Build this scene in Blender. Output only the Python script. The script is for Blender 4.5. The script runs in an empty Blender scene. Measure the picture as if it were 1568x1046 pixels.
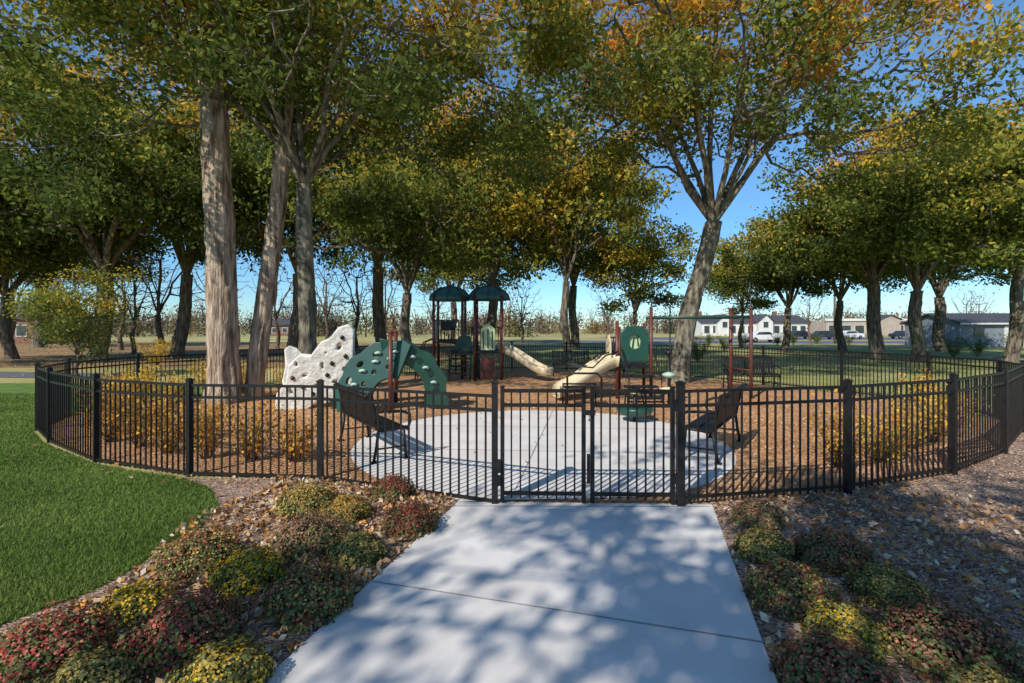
import bpy, math, random
import numpy as np
from mathutils import Vector, Matrix
random.seed(4)
S=bpy.context.scene
COL=S.collection
# ---------------------------------------------------------------- materials
def new_mat(name):
    m=bpy.data.materials.new(name); m.use_nodes=True
    nt=m.node_tree; b=nt.nodes['Principled BSDF']
    return m,nt,b
def noise_mat(name,c1,c2,scale=5,rough=0.8,bump=0.0,bscale=None,stretch=(1,1,1),c3=None,detail=6,metal=0,lo=0.35,hi=0.65,spec=0.3,bdist=0.02):
    m,nt,b=new_mat(name)
    tc=nt.nodes.new('ShaderNodeTexCoord'); mp=nt.nodes.new('ShaderNodeMapping')
    mp.inputs['Scale'].default_value=stretch
    nt.links.new(tc.outputs['Object'],mp.inputs[0])
    n=nt.nodes.new('ShaderNodeTexNoise'); n.inputs['Scale'].default_value=scale; n.inputs['Detail'].default_value=detail
    nt.links.new(mp.outputs[0],n.inputs['Vector'])
    r=nt.nodes.new('ShaderNodeValToRGB')
    r.color_ramp.elements[0].position=lo; r.color_ramp.elements[0].color=(*c1,1)
    r.color_ramp.elements[1].position=hi; r.color_ramp.elements[1].color=(*c2,1)
    if c3:
        e=r.color_ramp.elements.new((lo+hi)/2); e.color=(*c3,1)
    nt.links.new(n.outputs[0],r.inputs[0]); nt.links.new(r.outputs[0],b.inputs['Base Color'])
    b.inputs['Roughness'].default_value=rough; b.inputs['Metallic'].default_value=metal
    b.inputs['Specular IOR Level'].default_value=spec
    if bump:
        n2=nt.nodes.new('ShaderNodeTexNoise'); n2.inputs['Scale'].default_value=bscale or scale*3; n2.inputs['Detail'].default_value=5
        nt.links.new(mp.outputs[0],n2.inputs['Vector'])
        bp=nt.nodes.new('ShaderNodeBump'); bp.inputs['Strength'].default_value=bump; bp.inputs['Distance'].default_value=bdist
        nt.links.new(n2.outputs[0],bp.inputs['Height']); nt.links.new(bp.outputs[0],b.inputs['Normal'])
    return m
def chip_mat(name,cols,scale=45,bump=0.9,big=(0.75,1.15)):
    m,nt,b=new_mat(name)
    tc=nt.nodes.new('ShaderNodeTexCoord')
    mp=nt.nodes.new('ShaderNodeMapping'); mp.inputs['Scale'].default_value=(1,1.7,1)
    ns=nt.nodes.new('ShaderNodeTexNoise'); ns.inputs['Scale'].default_value=9
    ad=nt.nodes.new('ShaderNodeMixRGB'); ad.blend_type='ADD'; ad.inputs[0].default_value=0.12
    nt.links.new(tc.outputs['Object'],mp.inputs[0])
    nt.links.new(mp.outputs[0],ns.inputs['Vector'])
    nt.links.new(mp.outputs[0],ad.inputs[1]); nt.links.new(ns.outputs['Color'],ad.inputs[2])
    v=nt.nodes.new('ShaderNodeTexVoronoi'); v.inputs['Scale'].default_value=scale
    nt.links.new(ad.outputs[0],v.inputs['Vector'])
    sp=nt.nodes.new('ShaderNodeSeparateColor'); nt.links.new(v.outputs['Color'],sp.inputs[0])
    r=nt.nodes.new('ShaderNodeValToRGB')
    els=r.color_ramp.elements
    els[0].color=(*cols[0],1); els[0].position=0.05
    els[1].color=(*cols[-1],1); els[1].position=0.95
    for i,c in enumerate(cols[1:-1]):
        e=els.new((i+1)/(len(cols)-1)); e.color=(*c,1)
    nt.links.new(sp.outputs[0],r.inputs[0])
    n=nt.nodes.new('ShaderNodeTexNoise'); n.inputs['Scale'].default_value=0.7; n.inputs['Detail'].default_value=5
    nt.links.new(tc.outputs['Object'],n.inputs['Vector'])
    mr=nt.nodes.new('ShaderNodeMapRange'); mr.inputs[1].default_value=0.3; mr.inputs[2].default_value=0.7
    mr.inputs[3].default_value=big[0]; mr.inputs[4].default_value=big[1]
    nt.links.new(n.outputs[0],mr.inputs[0])
    mx=nt.nodes.new('ShaderNodeMixRGB'); mx.blend_type='MULTIPLY'; mx.inputs[0].default_value=1
    nt.links.new(r.outputs[0],mx.inputs[1]); nt.links.new(mr.outputs[0],mx.inputs[2])
    nt.links.new(mx.outputs[0],b.inputs['Base Color'])
    bp=nt.nodes.new('ShaderNodeBump'); bp.inputs['Strength'].default_value=bump; bp.inputs['Distance'].default_value=0.02
    nt.links.new(v.outputs['Distance'],bp.inputs['Height']); nt.links.new(bp.outputs[0],b.inputs['Normal'])
    b.inputs['Roughness'].default_value=0.9; b.inputs['Specular IOR Level'].default_value=0.1
    return m
def leaf_mat(name,trans=0.35):
    m=bpy.data.materials.new(name); m.use_nodes=True; nt=m.node_tree; nt.nodes.clear()
    o=nt.nodes.new('ShaderNodeOutputMaterial'); a=nt.nodes.new('ShaderNodeAttribute'); a.attribute_name='Col'
    d=nt.nodes.new('ShaderNodeBsdfDiffuse'); t=nt.nodes.new('ShaderNodeBsdfTranslucent'); mx=nt.nodes.new('ShaderNodeMixShader')
    mx.inputs[0].default_value=trans
    nt.links.new(a.outputs['Color'],d.inputs[0]); nt.links.new(a.outputs['Color'],t.inputs[0])
    nt.links.new(d.outputs[0],mx.inputs[1]); nt.links.new(t.outputs[0],mx.inputs[2]); nt.links.new(mx.outputs[0],o.inputs[0])
    return m
M={}
M['leaf']=leaf_mat('leaf',0.4); M['petal']=leaf_mat('petal',0.2); M['dry']=leaf_mat('dry_leaf',0.15); M['blade']=leaf_mat('grass_blade',0.3)
M['bark']=noise_mat('bark',(0.06,0.048,0.035),(0.27,0.22,0.16),14,0.95,1.0,30,(1,1,0.16),c3=(0.15,0.12,0.09),bdist=0.05)
M['shag']=noise_mat('shaggy_bark',(0.14,0.09,0.06),(0.58,0.45,0.33),11,0.95,1.0,26,(1,1,0.13),c3=(0.38,0.28,0.20),bdist=0.07)
M['bark2']=noise_mat('grey_bark',(0.07,0.06,0.042),(0.29,0.26,0.18),9,0.95,1.0,30,(1,1,0.25),c3=(0.165,0.145,0.105),bdist=0.03)
M['twig']=noise_mat('twig',(0.08,0.055,0.04),(0.20,0.14,0.10),8)
M['concrete']=noise_mat('concrete',(0.60,0.56,0.515),(0.74,0.70,0.65),1.6,0.85,0.25,140,detail=10,lo=0.3,hi=0.7,bdist=0.004)
M['joint']=noise_mat('joint',(0.26,0.24,0.22),(0.36,0.34,0.32),20)
M['black']=noise_mat('black_metal',(0.010,0.009,0.009),(0.018,0.016,0.015),8,0.45,spec=0.3)
M['lawn']=noise_mat('lawn_soil',(0.09,0.145,0.025),(0.15,0.23,0.045),3,0.9,0.6,60,c3=(0.115,0.19,0.033),detail=12)
M['farlawn']=noise_mat('far_grass',(0.18,0.21,0.05),(0.38,0.36,0.13),0.5,0.95,0.4,20,detail=12,c3=(0.27,0.28,0.08))
M['field']=noise_mat('dry_field',(0.24,0.23,0.07),(0.50,0.41,0.19),0.12,0.95,0.4,10,detail=12,c3=(0.38,0.33,0.12))
M['litter']=chip_mat('leaf_litter_ground',[(0.12,0.08,0.04),(0.34,0.19,0.10),(0.50,0.31,0.16),(0.2,0.2,0.07)],14)
M['chips']=chip_mat('playground_mulch',[(0.27,0.11,0.045),(0.52,0.26,0.115),(0.64,0.36,0.18),(0.74,0.49,0.29)],38)
M['mulch']=chip_mat('bed_mulch',[(0.12,0.075,0.055),(0.32,0.20,0.14),(0.48,0.33,0.24),(0.62,0.46,0.36)],42)
M['asphalt']=noise_mat('asphalt',(0.10,0.105,0.12),(0.15,0.155,0.17),3,0.9,0.3,80)
M['maroon']=noise_mat('maroon_paint',(0.105,0.027,0.020),(0.135,0.036,0.027),3,0.4,spec=0.4)
M['green']=noise_mat('green_plastic',(0.010,0.052,0.034),(0.015,0.068,0.045),3,0.35,spec=0.5)
M['roofg']=noise_mat('roof_green',(0.018,0.085,0.075),(0.026,0.11,0.095),3,0.4,spec=0.5)
M['cream']=noise_mat('cream_plastic',(0.58,0.47,0.29),(0.68,0.57,0.37),3,0.45,spec=0.4)
M['rock']=noise_mat('rock_panel',(0.52,0.49,0.42),(0.74,0.71,0.63),4,0.8,0.8,9,bdist=0.05)
M['hold']=noise_mat('pale_hold',(0.34,0.50,0.41),(0.44,0.58,0.49),3,0.5)
M['lightgreen']=noise_mat('light_green_panel',(0.45,0.56,0.30),(0.51,0.62,0.36),3,0.5)
M['white']=noise_mat('white_siding',(0.58,0.57,0.55),(0.68,0.67,0.64),0.6,0.8)
M['roofdark']=noise_mat('dark_shingle',(0.045,0.045,0.055),(0.09,0.09,0.10),4,0.9,0.4,20)
M['grey']=noise_mat('grey_siding',(0.17,0.19,0.22),(0.21,0.235,0.265),0.7,0.8)
M['tan']=noise_mat('tan_wall',(0.36,0.29,0.24),(0.44,0.37,0.30),0.7,0.8)
M['brick']=noise_mat('brown_brick',(0.15,0.08,0.055),(0.25,0.13,0.09),3,0.9)
M['glass']=noise_mat('window_glass',(0.02,0.025,0.03),(0.04,0.05,0.06),2,0.1,spec=0.8)
M['carw']=noise_mat('white_car_paint',(0.7,0.7,0.7),(0.75,0.75,0.75),1,0.25,spec=0.6)
M['carr']=noise_mat('red_car_paint',(0.35,0.02,0.02),(0.4,0.03,0.03),1,0.25,spec=0.6)
M['card']=noise_mat('dark_car_paint',(0.02,0.025,0.04),(0.03,0.035,0.05),1,0.25,spec=0.6)
M['wheel']=noise_mat('tyre',(0.01,0.01,0.01),(0.02,0.02,0.02),5)
M['pole']=noise_mat('steel',(0.3,0.3,0.3),(0.4,0.4,0.4),5,0.4,metal=0.8)
# ---------------------------------------------------------------- helpers
def empty(name,loc=(0,0,0),rz=0,sc=1):
    e=bpy.data.objects.new(name,None); e.empty_display_size=0.2; e.location=loc; e.rotation_euler=(0,0,rz)
    e.scale=(sc,sc,sc) if not hasattr(sc,'__len__') else sc
    COL.objects.link(e); return e
class MB:
    def __init__(s): s.v=[]; s.f=[]; s.m=[]; s.mats=[]; s.sm=[]
    def mi(s,k):
        if k not in s.mats: s.mats.append(k)
        return s.mats.index(k)
    def add(s,vs,fs,k,smooth=False):
        o=len(s.v); i=s.mi(k); s.v+= [tuple(v) for v in vs]
        for f in fs: s.f.append(tuple(a+o for a in f)); s.m.append(i); s.sm.append(smooth)
    def box(s,c,d,k,rz=0,rx=0,ry=0):
        R=Matrix.Rotation(rz,3,'Z')@Matrix.Rotation(ry,3,'Y')@Matrix.Rotation(rx,3,'X'); c=Vector(c)
        vs=[c+R@Vector((x*d[0]/2,y*d[1]/2,z*d[2]/2)) for z in(-1,1) for y in(-1,1) for x in(-1,1)]
        s.add(vs,[(0,2,3,1),(4,5,7,6),(0,1,5,4),(2,6,7,3),(0,4,6,2),(1,3,7,5)],k)
    def beam(s,p,q,w,h,k):
        p=Vector(p);q=Vector(q);d=(q-p).normalized(); up=Vector((0,0,1)) if abs(d.z)<0.95 else Vector((0,1,0))
        a=d.cross(up).normalized()*w/2; b=a.cross(d).normalized()*h/2
        vs=[p-a-b,p+a-b,p+a+b,p-a+b,q-a-b,q+a-b,q+a+b,q-a+b]
        s.add(vs,[(0,1,2,3),(7,6,5,4),(0,4,5,1),(1,5,6,2),(2,6,7,3),(3,7,4,0)],k)
    def path(s,pts,r,k,n=8,cap=True):
        pts=[Vector(p) for p in pts]; rs=r if hasattr(r,'__len__') else [r]*len(pts)
        vs=[];fs=[]
        for i,p in enumerate(pts):
            d=(pts[min(i+1,len(pts)-1)]-pts[max(i-1,0)]).normalized()
            up=Vector((0,0,1)) if abs(d.z)<0.9 else Vector((0,1,0))
            a=d.cross(up).normalized(); b=a.cross(d).normalized()
            for j in range(n):
                t=2*math.pi*j/n; vs.append(p+(a*math.cos(t)+b*math.sin(t))*rs[i])
        for i in range(len(pts)-1):
            for j in range(n):
                fs.append((i*n+j,i*n+(j+1)%n,(i+1)*n+(j+1)%n,(i+1)*n+j))
        if cap: fs+= [tuple(range(n))[::-1],tuple((len(pts)-1)*n+j for j in range(n))]
        s.add(vs,fs,k,True)
    def lathe(s,c,prof,k,n=24,scal=0,lob=6):
        vs=[];fs=[]
        for (r,z) in prof:
            for j in range(n):
                t=2*math.pi*j/n; rr=r*(1-scal*abs(math.sin(t*lob/2))); vs.append((c[0]+rr*math.cos(t),c[1]+rr*math.sin(t),c[2]+z))
        for i in range(len(prof)-1):
            for j in range(n): fs.append((i*n+j,i*n+(j+1)%n,(i+1)*n+(j+1)%n,(i+1)*n+j))
        fs.append(tuple((len(prof)-1)*n+j for j in range(n))); fs.append(tuple(range(n))[::-1])
        s.add(vs,fs,k,True)
    def prism(s,poly,k,T,th):
        n=len(poly); vs=[T(u,v,-th/2) for u,v in poly]+[T(u,v,th/2) for u,v in poly]
        fs=[tuple(range(n))[::-1],tuple(range(n,2*n))]+[(i,(i+1)%n,n+(i+1)%n,n+i) for i in range(n)]
        s.add(vs,fs,k)
    def build(s,name,parent=None,bevel=0):
        me=bpy.data.meshes.new(name); me.from_pydata(s.v,[],s.f)
        for k in s.mats: me.materials.append(M[k])
        me.polygons.foreach_set('material_index',s.m); me.polygons.foreach_set('use_smooth',s.sm); me.update()
        o=bpy.data.objects.new(name,me); COL.objects.link(o)
        if parent: o.parent=parent
        if bevel:
            b=o.modifiers.new('b','BEVEL'); b.width=bevel; b.segments=2; b.limit_method='ANGLE'
        return o
def sheet(name,pts,z,k):
    me=bpy.data.meshes.new(name); me.from_pydata([(x,y,z) for x,y in pts],[],[tuple(range(len(pts)))])
    me.materials.append(M[k]); me.update()
    if me.polygons[0].normal.z<0: me.flip_normals()
    o=bpy.data.objects.new(name,me); COL.objects.link(o); return o
def plate(name,outline,holes,th,k,M4,parent,bev=0.012):
    cu=bpy.data.curves.new(name,'CURVE'); cu.dimensions='2D'; cu.fill_mode='BOTH'; cu.extrude=th/2; cu.bevel_depth=bev
    for pl in [outline]+holes:
        sp=cu.splines.new('POLY'); sp.points.add(len(pl)-1)
        for i,(x,y) in enumerate(pl): sp.points[i].co=(x,y,0,1)
        sp.use_cyclic_u=True
    t=bpy.data.objects.new('tmp',cu); COL.objects.link(t)
    dg=bpy.context.evaluated_depsgraph_get(); me=bpy.data.meshes.new_from_object(t.evaluated_get(dg))
    bpy.data.objects.remove(t); me.materials.clear(); me.materials.append(M[k]); me.transform(M4)
    o=bpy.data.objects.new(name,me); COL.objects.link(o); o.parent=parent; return o
def ell(cx,cy,a,b,rot=0,n=14):
    return [(cx+a*math.cos(t)*math.cos(rot)-b*math.sin(t)*math.sin(rot),cy+a*math.cos(t)*math.sin(rot)+b*math.sin(t)*math.cos(rot)) for t in [2*math.pi*i/n for i in range(n)]]
def leaf_mesh(name,C,size,cols,matk,rng,up=0.5,asp=0.6,N=None):
    n=len(C); C=np.asarray(C,float)
    nr=rng.normal(size=(n,3)); nr/=np.linalg.norm(nr,axis=1)[:,None]; nr[:,2]=nr[:,2]+up
    if N is not None: nr=nr*0.6+N
    nr/=np.linalg.norm(nr,axis=1)[:,None]
    a=np.cross(nr,rng.normal(size=(n,3))); a/=np.linalg.norm(a,axis=1)[:,None]+1e-9
    b=np.cross(nr,a); s=np.asarray(size)[:,None] if hasattr(size,'__len__') else size
    V=np.stack([C-a*s,C+b*s*asp-nr*s*0.15,C+a*s,C-b*s*asp+nr*s*0.15],1).reshape(-1,3).astype(np.float32)
    me=bpy.data.meshes.new(name); me.vertices.add(4*n); me.vertices.foreach_set('co',V.ravel())
    me.loops.add(4*n); me.loops.foreach_set('vertex_index',np.arange(4*n,dtype=np.int32))
    me.polygons.add(n); me.polygons.foreach_set('loop_start',np.arange(0,4*n,4,dtype=np.int32))
    me.update(calc_edges=True)
    at=me.color_attributes.new('Col','FLOAT_COLOR','POINT')
    c4=np.ones((n,4),np.float32); c4[:,:3]=cols; at.data.foreach_set('color',np.repeat(c4,4,axis=0).ravel())
    me.materials.append(M[matk]); return me
def addobj(name,me,parent=None):
    o=bpy.data.objects.new(name,me); COL.objects.link(o)
    if parent: o.parent=parent
    return o
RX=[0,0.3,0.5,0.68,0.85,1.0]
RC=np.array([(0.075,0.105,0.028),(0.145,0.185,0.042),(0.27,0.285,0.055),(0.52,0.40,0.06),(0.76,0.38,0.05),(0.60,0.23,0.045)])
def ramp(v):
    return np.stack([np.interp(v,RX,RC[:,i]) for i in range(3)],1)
# ---------------------------------------------------------------- tree generator
def tree_data(name,fork,r0,cc,cr,K,per,leaf,autumn,seed,trunkmat='bark',base=(0,0,0),sig=0.55,limbs=6,bend=0.15,zbias=0.5,umb=0.35,ridge=0.035):
    rng=np.random.default_rng(seed)
    base=np.array(base,float); fork=np.array(fork,float); cc=np.array(cc,float); cr=np.array(cr,float)
    P=[];par=[]
    nt=9; ph=rng.uniform(0,6)
    for i in range(nt):
        t=i/(nt-1); p=base+(fork-base)*t; w=bend*math.sin(math.pi*t)
        P.append(p+np.array([math.sin(ph+3*t)*w,math.cos(ph+4*t)*w,0])*(1 if 0<i<nt-1 else 0)); par.append(i-1)
    lim=[]
    for i in range(limbs):
        a=2*math.pi*(i+rng.uniform(-.3,.3))/limbs
        lim.append(cc+cr*np.array([math.cos(a)*.55,math.sin(a)*.55,rng.uniform(-.1,.55)]))
    lim.append(cc+cr*np.array([0,0,.6]))
    d=rng.normal(size=(K*2,3)); d/=np.linalg.norm(d,axis=1)[:,None]
    rad=rng.uniform(0,1,K*2)**0.38
    lump=1+0.22*np.sin(d[:,0]*5+seed)*np.cos(d[:,2]*6+seed*2)+0.12*np.sin(d[:,1]*9+seed)
    U=d*(rad*lump)[:,None]; rho=np.hypot(U[:,0],U[:,1])
    U=U[U[:,2]>-umb-0.45*rho][:K]
    A=cc+U*cr
    A=A[np.argsort(np.linalg.norm(A-fork,axis=1))]
    A=list(lim)+list(A); tips=[]
    dist=[0]*nt
    for ai,q in enumerate(A):
        PN=np.array(P[nt-1:]); D=np.linalg.norm(PN-q,axis=1)+0.35*np.array(dist[nt-1:])
        if ai<len(lim): j=nt-1
        else: j=int(np.argmin(D))+nt-1
        p=P[j]; L=np.linalg.norm(q-p); ns=6 if ai<len(lim) else max(2,int(L/0.7)); ns=min(ns,6); pr=j
        for s_ in range(1,ns+1):
            t=s_/ns; pt=p+(q-p)*t+np.array([0,0,-0.10*L*math.sin(math.pi*t)*(1 if ai>=len(lim) else -1.2)])+(rng.normal(size=3)*0.06*L*(1 if t<1 else 0))*min(1,1.2/max(L,.1))
            P.append(pt); par.append(pr); dist.append(dist[pr]+L/ns); pr=len(P)-1
        if ai>=len(lim): tips.append(pr)
    n=len(P); cnt=np.zeros(n)
    for t in tips: cnt[t]+=1
    for i in range(n-1,0,-1): cnt[par[i]]+=cnt[i]
    cnt=np.maximum(cnt,1)
    R=r0*0.95*(cnt/cnt[nt-1])**0.45; R=np.maximum(R,0.012)
    P=np.array(P)
    mb=MB()
    ks=60; pts=[];rs=[]
    for i in range(ks+1):
        t=i/ks*(nt-1); a=min(int(t),nt-2); f=t-a; p=P[a]*(1-f)+P[a+1]*f
        tt=i/ks; pts.append(p); rs.append(r0*(1.0+0.22*(1-tt)+0.35*max(0,1-tt*10)**2))
    pts[0]=pts[0]-np.array([0,0,0.1])
    ns=36; vs=[];fs=[]
    g1=np.repeat(rng.normal(size=(ks//4+2,ns)),4,axis=0); g2=np.roll(np.repeat(rng.normal(size=(ks//7+2,ns)),7,axis=0),3,axis=0)
    for i,(p,r) in enumerate(zip(pts,rs)):
        for j in range(ns):
            a=2*math.pi*j/ns; rr=r*(1+0.06*math.sin(3*a+seed+i*0.08)+ridge*g1[i,j]+ridge*g2[i,j])
            vs.append((p[0]+rr*math.cos(a),p[1]+rr*math.sin(a),p[2]))
    for i in range(ks):
        for j in range(ns): fs.append((i*ns+j,i*ns+(j+1)%ns,(i+1)*ns+(j+1)%ns,(i+1)*ns+j))
    mb.add(vs,fs,trunkmat,True)
    for i in range(nt,n):
        p=P[par[i]];q=P[i]; r1=min(R[par[i]],R[i]*1.5); r2=R[i]
        if par[i]==nt-1: r1=r2*1.3
        dd=q-p
        mb.path([p-dd*0.04,q+dd*0.03],[r1,r2],trunkmat,8 if r2>0.05 else 4,False)
    o=mb.build(name+'_wood'); me_t=o.data; bpy.data.objects.remove(o)
    me_l=None
    if per>0:
        outer=[i for i in range(nt+7,n) if cnt[i]<=2]
        cen=P[outer]
        tot=int(K*per); k=len(cen)
        w=rng.gamma(0.9,1,k); w/=w.sum()
        idx=rng.choice(k,tot,p=w)
        C=cen[idx]+rng.normal(size=(tot,3))*np.array([sig,sig,sig*0.55])
        crand=rng.normal(size=k)
        zr=(C[:,2]-(cc[2]-cr[2]))/(2*cr[2])
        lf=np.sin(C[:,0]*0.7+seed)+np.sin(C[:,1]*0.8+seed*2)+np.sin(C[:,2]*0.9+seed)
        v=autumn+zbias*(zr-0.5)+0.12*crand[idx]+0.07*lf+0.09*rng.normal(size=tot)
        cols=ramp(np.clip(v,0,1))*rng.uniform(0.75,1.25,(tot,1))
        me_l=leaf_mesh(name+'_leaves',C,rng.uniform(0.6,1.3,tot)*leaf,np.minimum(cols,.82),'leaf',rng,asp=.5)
    return me_t,me_l
def place(name,data,loc,rz=0,sc=1):
    e=empty(name,loc,rz,sc); addobj('trunk_and_branches',data[0],e)
    if data[1]: addobj('foliage',data[1],e)
    return e
F=760.0;H=1.85;HY=503.0
def gp(px,d): return (px-784)/F*d
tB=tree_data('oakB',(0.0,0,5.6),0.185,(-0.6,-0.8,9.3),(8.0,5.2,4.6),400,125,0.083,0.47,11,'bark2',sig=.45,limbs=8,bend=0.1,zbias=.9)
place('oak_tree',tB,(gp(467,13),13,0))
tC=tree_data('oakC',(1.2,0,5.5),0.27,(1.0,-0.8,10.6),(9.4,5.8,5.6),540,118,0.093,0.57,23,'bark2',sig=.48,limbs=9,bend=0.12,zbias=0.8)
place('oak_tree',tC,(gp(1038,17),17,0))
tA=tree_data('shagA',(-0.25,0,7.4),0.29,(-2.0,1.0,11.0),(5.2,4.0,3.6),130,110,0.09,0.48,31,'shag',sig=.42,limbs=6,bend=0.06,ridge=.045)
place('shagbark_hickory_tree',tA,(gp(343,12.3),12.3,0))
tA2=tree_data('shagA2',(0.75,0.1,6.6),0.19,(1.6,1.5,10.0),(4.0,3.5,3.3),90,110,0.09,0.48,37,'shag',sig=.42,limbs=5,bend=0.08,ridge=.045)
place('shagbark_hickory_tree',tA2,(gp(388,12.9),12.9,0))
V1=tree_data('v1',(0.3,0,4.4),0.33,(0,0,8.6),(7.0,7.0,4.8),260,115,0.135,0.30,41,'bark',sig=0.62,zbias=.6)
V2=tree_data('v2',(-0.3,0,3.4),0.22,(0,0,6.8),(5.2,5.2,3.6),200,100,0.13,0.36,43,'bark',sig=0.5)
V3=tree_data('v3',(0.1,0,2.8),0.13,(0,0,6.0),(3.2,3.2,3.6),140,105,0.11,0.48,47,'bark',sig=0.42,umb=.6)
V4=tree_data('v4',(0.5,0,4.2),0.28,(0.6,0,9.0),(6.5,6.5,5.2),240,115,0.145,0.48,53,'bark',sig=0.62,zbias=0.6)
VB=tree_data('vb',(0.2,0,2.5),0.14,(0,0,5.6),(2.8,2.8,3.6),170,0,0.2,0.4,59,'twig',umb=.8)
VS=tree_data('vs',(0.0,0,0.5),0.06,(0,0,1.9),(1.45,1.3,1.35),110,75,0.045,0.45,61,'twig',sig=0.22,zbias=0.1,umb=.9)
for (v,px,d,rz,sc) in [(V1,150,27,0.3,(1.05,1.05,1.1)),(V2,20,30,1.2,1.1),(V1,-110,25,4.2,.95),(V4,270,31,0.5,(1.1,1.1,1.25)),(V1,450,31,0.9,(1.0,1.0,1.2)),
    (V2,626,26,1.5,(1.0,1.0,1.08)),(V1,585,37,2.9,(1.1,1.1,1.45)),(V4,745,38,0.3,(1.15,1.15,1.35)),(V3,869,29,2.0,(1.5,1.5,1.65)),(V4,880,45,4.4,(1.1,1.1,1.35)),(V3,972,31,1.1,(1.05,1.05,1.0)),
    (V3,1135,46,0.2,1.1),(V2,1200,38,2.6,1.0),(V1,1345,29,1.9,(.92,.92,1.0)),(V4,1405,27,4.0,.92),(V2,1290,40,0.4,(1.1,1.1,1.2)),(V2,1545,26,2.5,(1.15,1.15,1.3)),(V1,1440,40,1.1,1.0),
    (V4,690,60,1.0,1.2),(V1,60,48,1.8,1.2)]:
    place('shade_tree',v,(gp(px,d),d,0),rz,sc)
place('small_ornamental_tree',VS,(gp(120,18.5),18.5,0),0,1.25)
for (px,d,rz,sc) in [(15,38,0,1.2),(185,42,1,1.1),(205,36,2,.9),(247,33,3,1.1),(330,48,2,1.2),(425,44,4,1.0),(500,50,5,1.1),(545,44,1,1.1),(590,52,2,1.1),(665,60,3,1.0),(800,64,4,1.0),(930,70,5,1.0),(1240,60,2,.8),(1480,85,1,1.0),(1500,95,3,1.1),(90,55,4,1.2)]:
    place('bare_tree',VB,(gp(px,d),d,0),rz,sc)
# shade tree standing behind and left of the viewpoint
place('oak_tree',tree_data('oakS',(0,0,4.2),0.15,(0,0,7.8),(5.4,4.3,2.8),230,62,0.10,0.45,71,'bark2',sig=.32,limbs=5),(-3.6,-5.9,0),0,1)
# ---------------------------------------------------------------- ground
fence=[(-0.18,5.20),(-2.34,6.06),(-4.04,6.22),(-5.75,6.86),(-7.5,8.05),(-8.6,9.0),(-9.3,10.4),(-9.2,12.2),(-8.1,14.2),(-6.6,16.6),(-4.6,19.2),(-2.4,21.2),(0,22.2),(2.4,21.8),(4.6,20.4),(6.6,18.4),(8.2,16.2),(9.3,14),(9.9,11.8),(9.8,10.0),(9.06,8.8),(7.25,7.3),(5.56,6.25),(3.74,5.53),(1.74,5.13)]
sheet('ground',[(-900,-300),(900,-300),(900,1500),(-900,1500)],0,'field')
sheet('leafy_ground',[(-90,24),(-6,23),(-3,30),(-4,60),(-90,75)],0.004,'litter')
sheet('park_lawn',[(12,-20),(60,-20),(80,52),(5,48),(0,30),(4,23.5),(9,19),(11.5,13),(11,9)],0.004,'farlawn')
lawn=[(-3.3,-8),(-3.3,2),(-3.17,3.08),(-2.93,3.5),(-2.88,4.05),(-2.86,4.58),(-3.05,5.17),(-3.45,5.7),(-4.1,6.14),(-5.0,6.45),(-5.78,6.82),(-7.55,8.0),(-8.65,8.95),(-9.4,10.4),(-9.3,12.3),(-8.2,14.3),(-7.0,16.4),(-40,17.5),(-40,-8)]
sheet('lawn',lawn,0.008,'lawn')
sheet('garden_mulch',[(-3.3,-8),(-3.3,2),(-3.17,3.08),(-2.93,3.5),(-2.88,4.05),(-2.86,4.58),(-3.05,5.17),(-3.45,5.7),(-4.1,6.14)]+[(-2.34,6.06),(-0.18,5.20),(1.74,5.13),(3.74,5.53),(5.56,6.25),(7.25,7.3),(9.06,8.8),(11.8,9.2),(13.5,8.0),(14,-8)],0.0075,'mulch')
sheet('playground_surface',fence,0.012,'chips')
pl=[(0.45+2.95*math.cos(t),8.15+2.95*math.sin(t)) for t in [math.radians(a) for a in range(-68,249,6)]]
sheet('concrete_plaza',pl+[(-0.55,5.25)],0.02,'concrete')
e_=0.272
wl=lambda y:-0.57+(y-5.23)*e_
sheet('concrete_path',[(wl(-6),-6),(wl(-6)+2.66,-6),(2.08,5.16),(-0.57,5.24)],0.022,'concrete')
mbj=MB()
for yy in (3.58,5.1,2.0,0.5):
    a=(wl(yy)+.01,yy);b=(wl(yy)+2.5,yy-0.70)
    if yy>5: b=(wl(5.2)+2.6,5.08)
    mbj.add([(a[0],a[1],.026),(b[0],b[1],.026),(b[0],b[1]+.012,.026),(a[0],a[1]+.012,.026)],[(0,1,2,3)],'joint')
for (a,b) in [((-2.3,7.6),(3.3,7.2)),((0.0,5.4),(0.9,11.0)),((-2.1,9.4),(2.9,9.0))]:
    dx=Vector((b[0]-a[0],b[1]-a[1])).normalized(); nx=(-dx.y*.006,dx.x*.006)
    mbj.add([(a[0]-nx[0],a[1]-nx[1],.025),(b[0]-nx[0],b[1]-nx[1],.025),(b[0]+nx[0],b[1]+nx[1],.025),(a[0]+nx[0],a[1]+nx[1],.025)],[(0,1,2,3)],'joint')
mbj.build('path_joints')
sheet('park_path',[(-60,22.5),(-17,18.4),(-14,18.6),(-14,20),(-18,20.6),(-60,26)],0.016,'asphalt')
sheet('road',[(4,62),(140,58),(140,70),(4,76)],0.008,'asphalt')
sheet('parking_lot',[(18,80),(160,78),(160,100),(18,104)],0.012,'asphalt')
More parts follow.
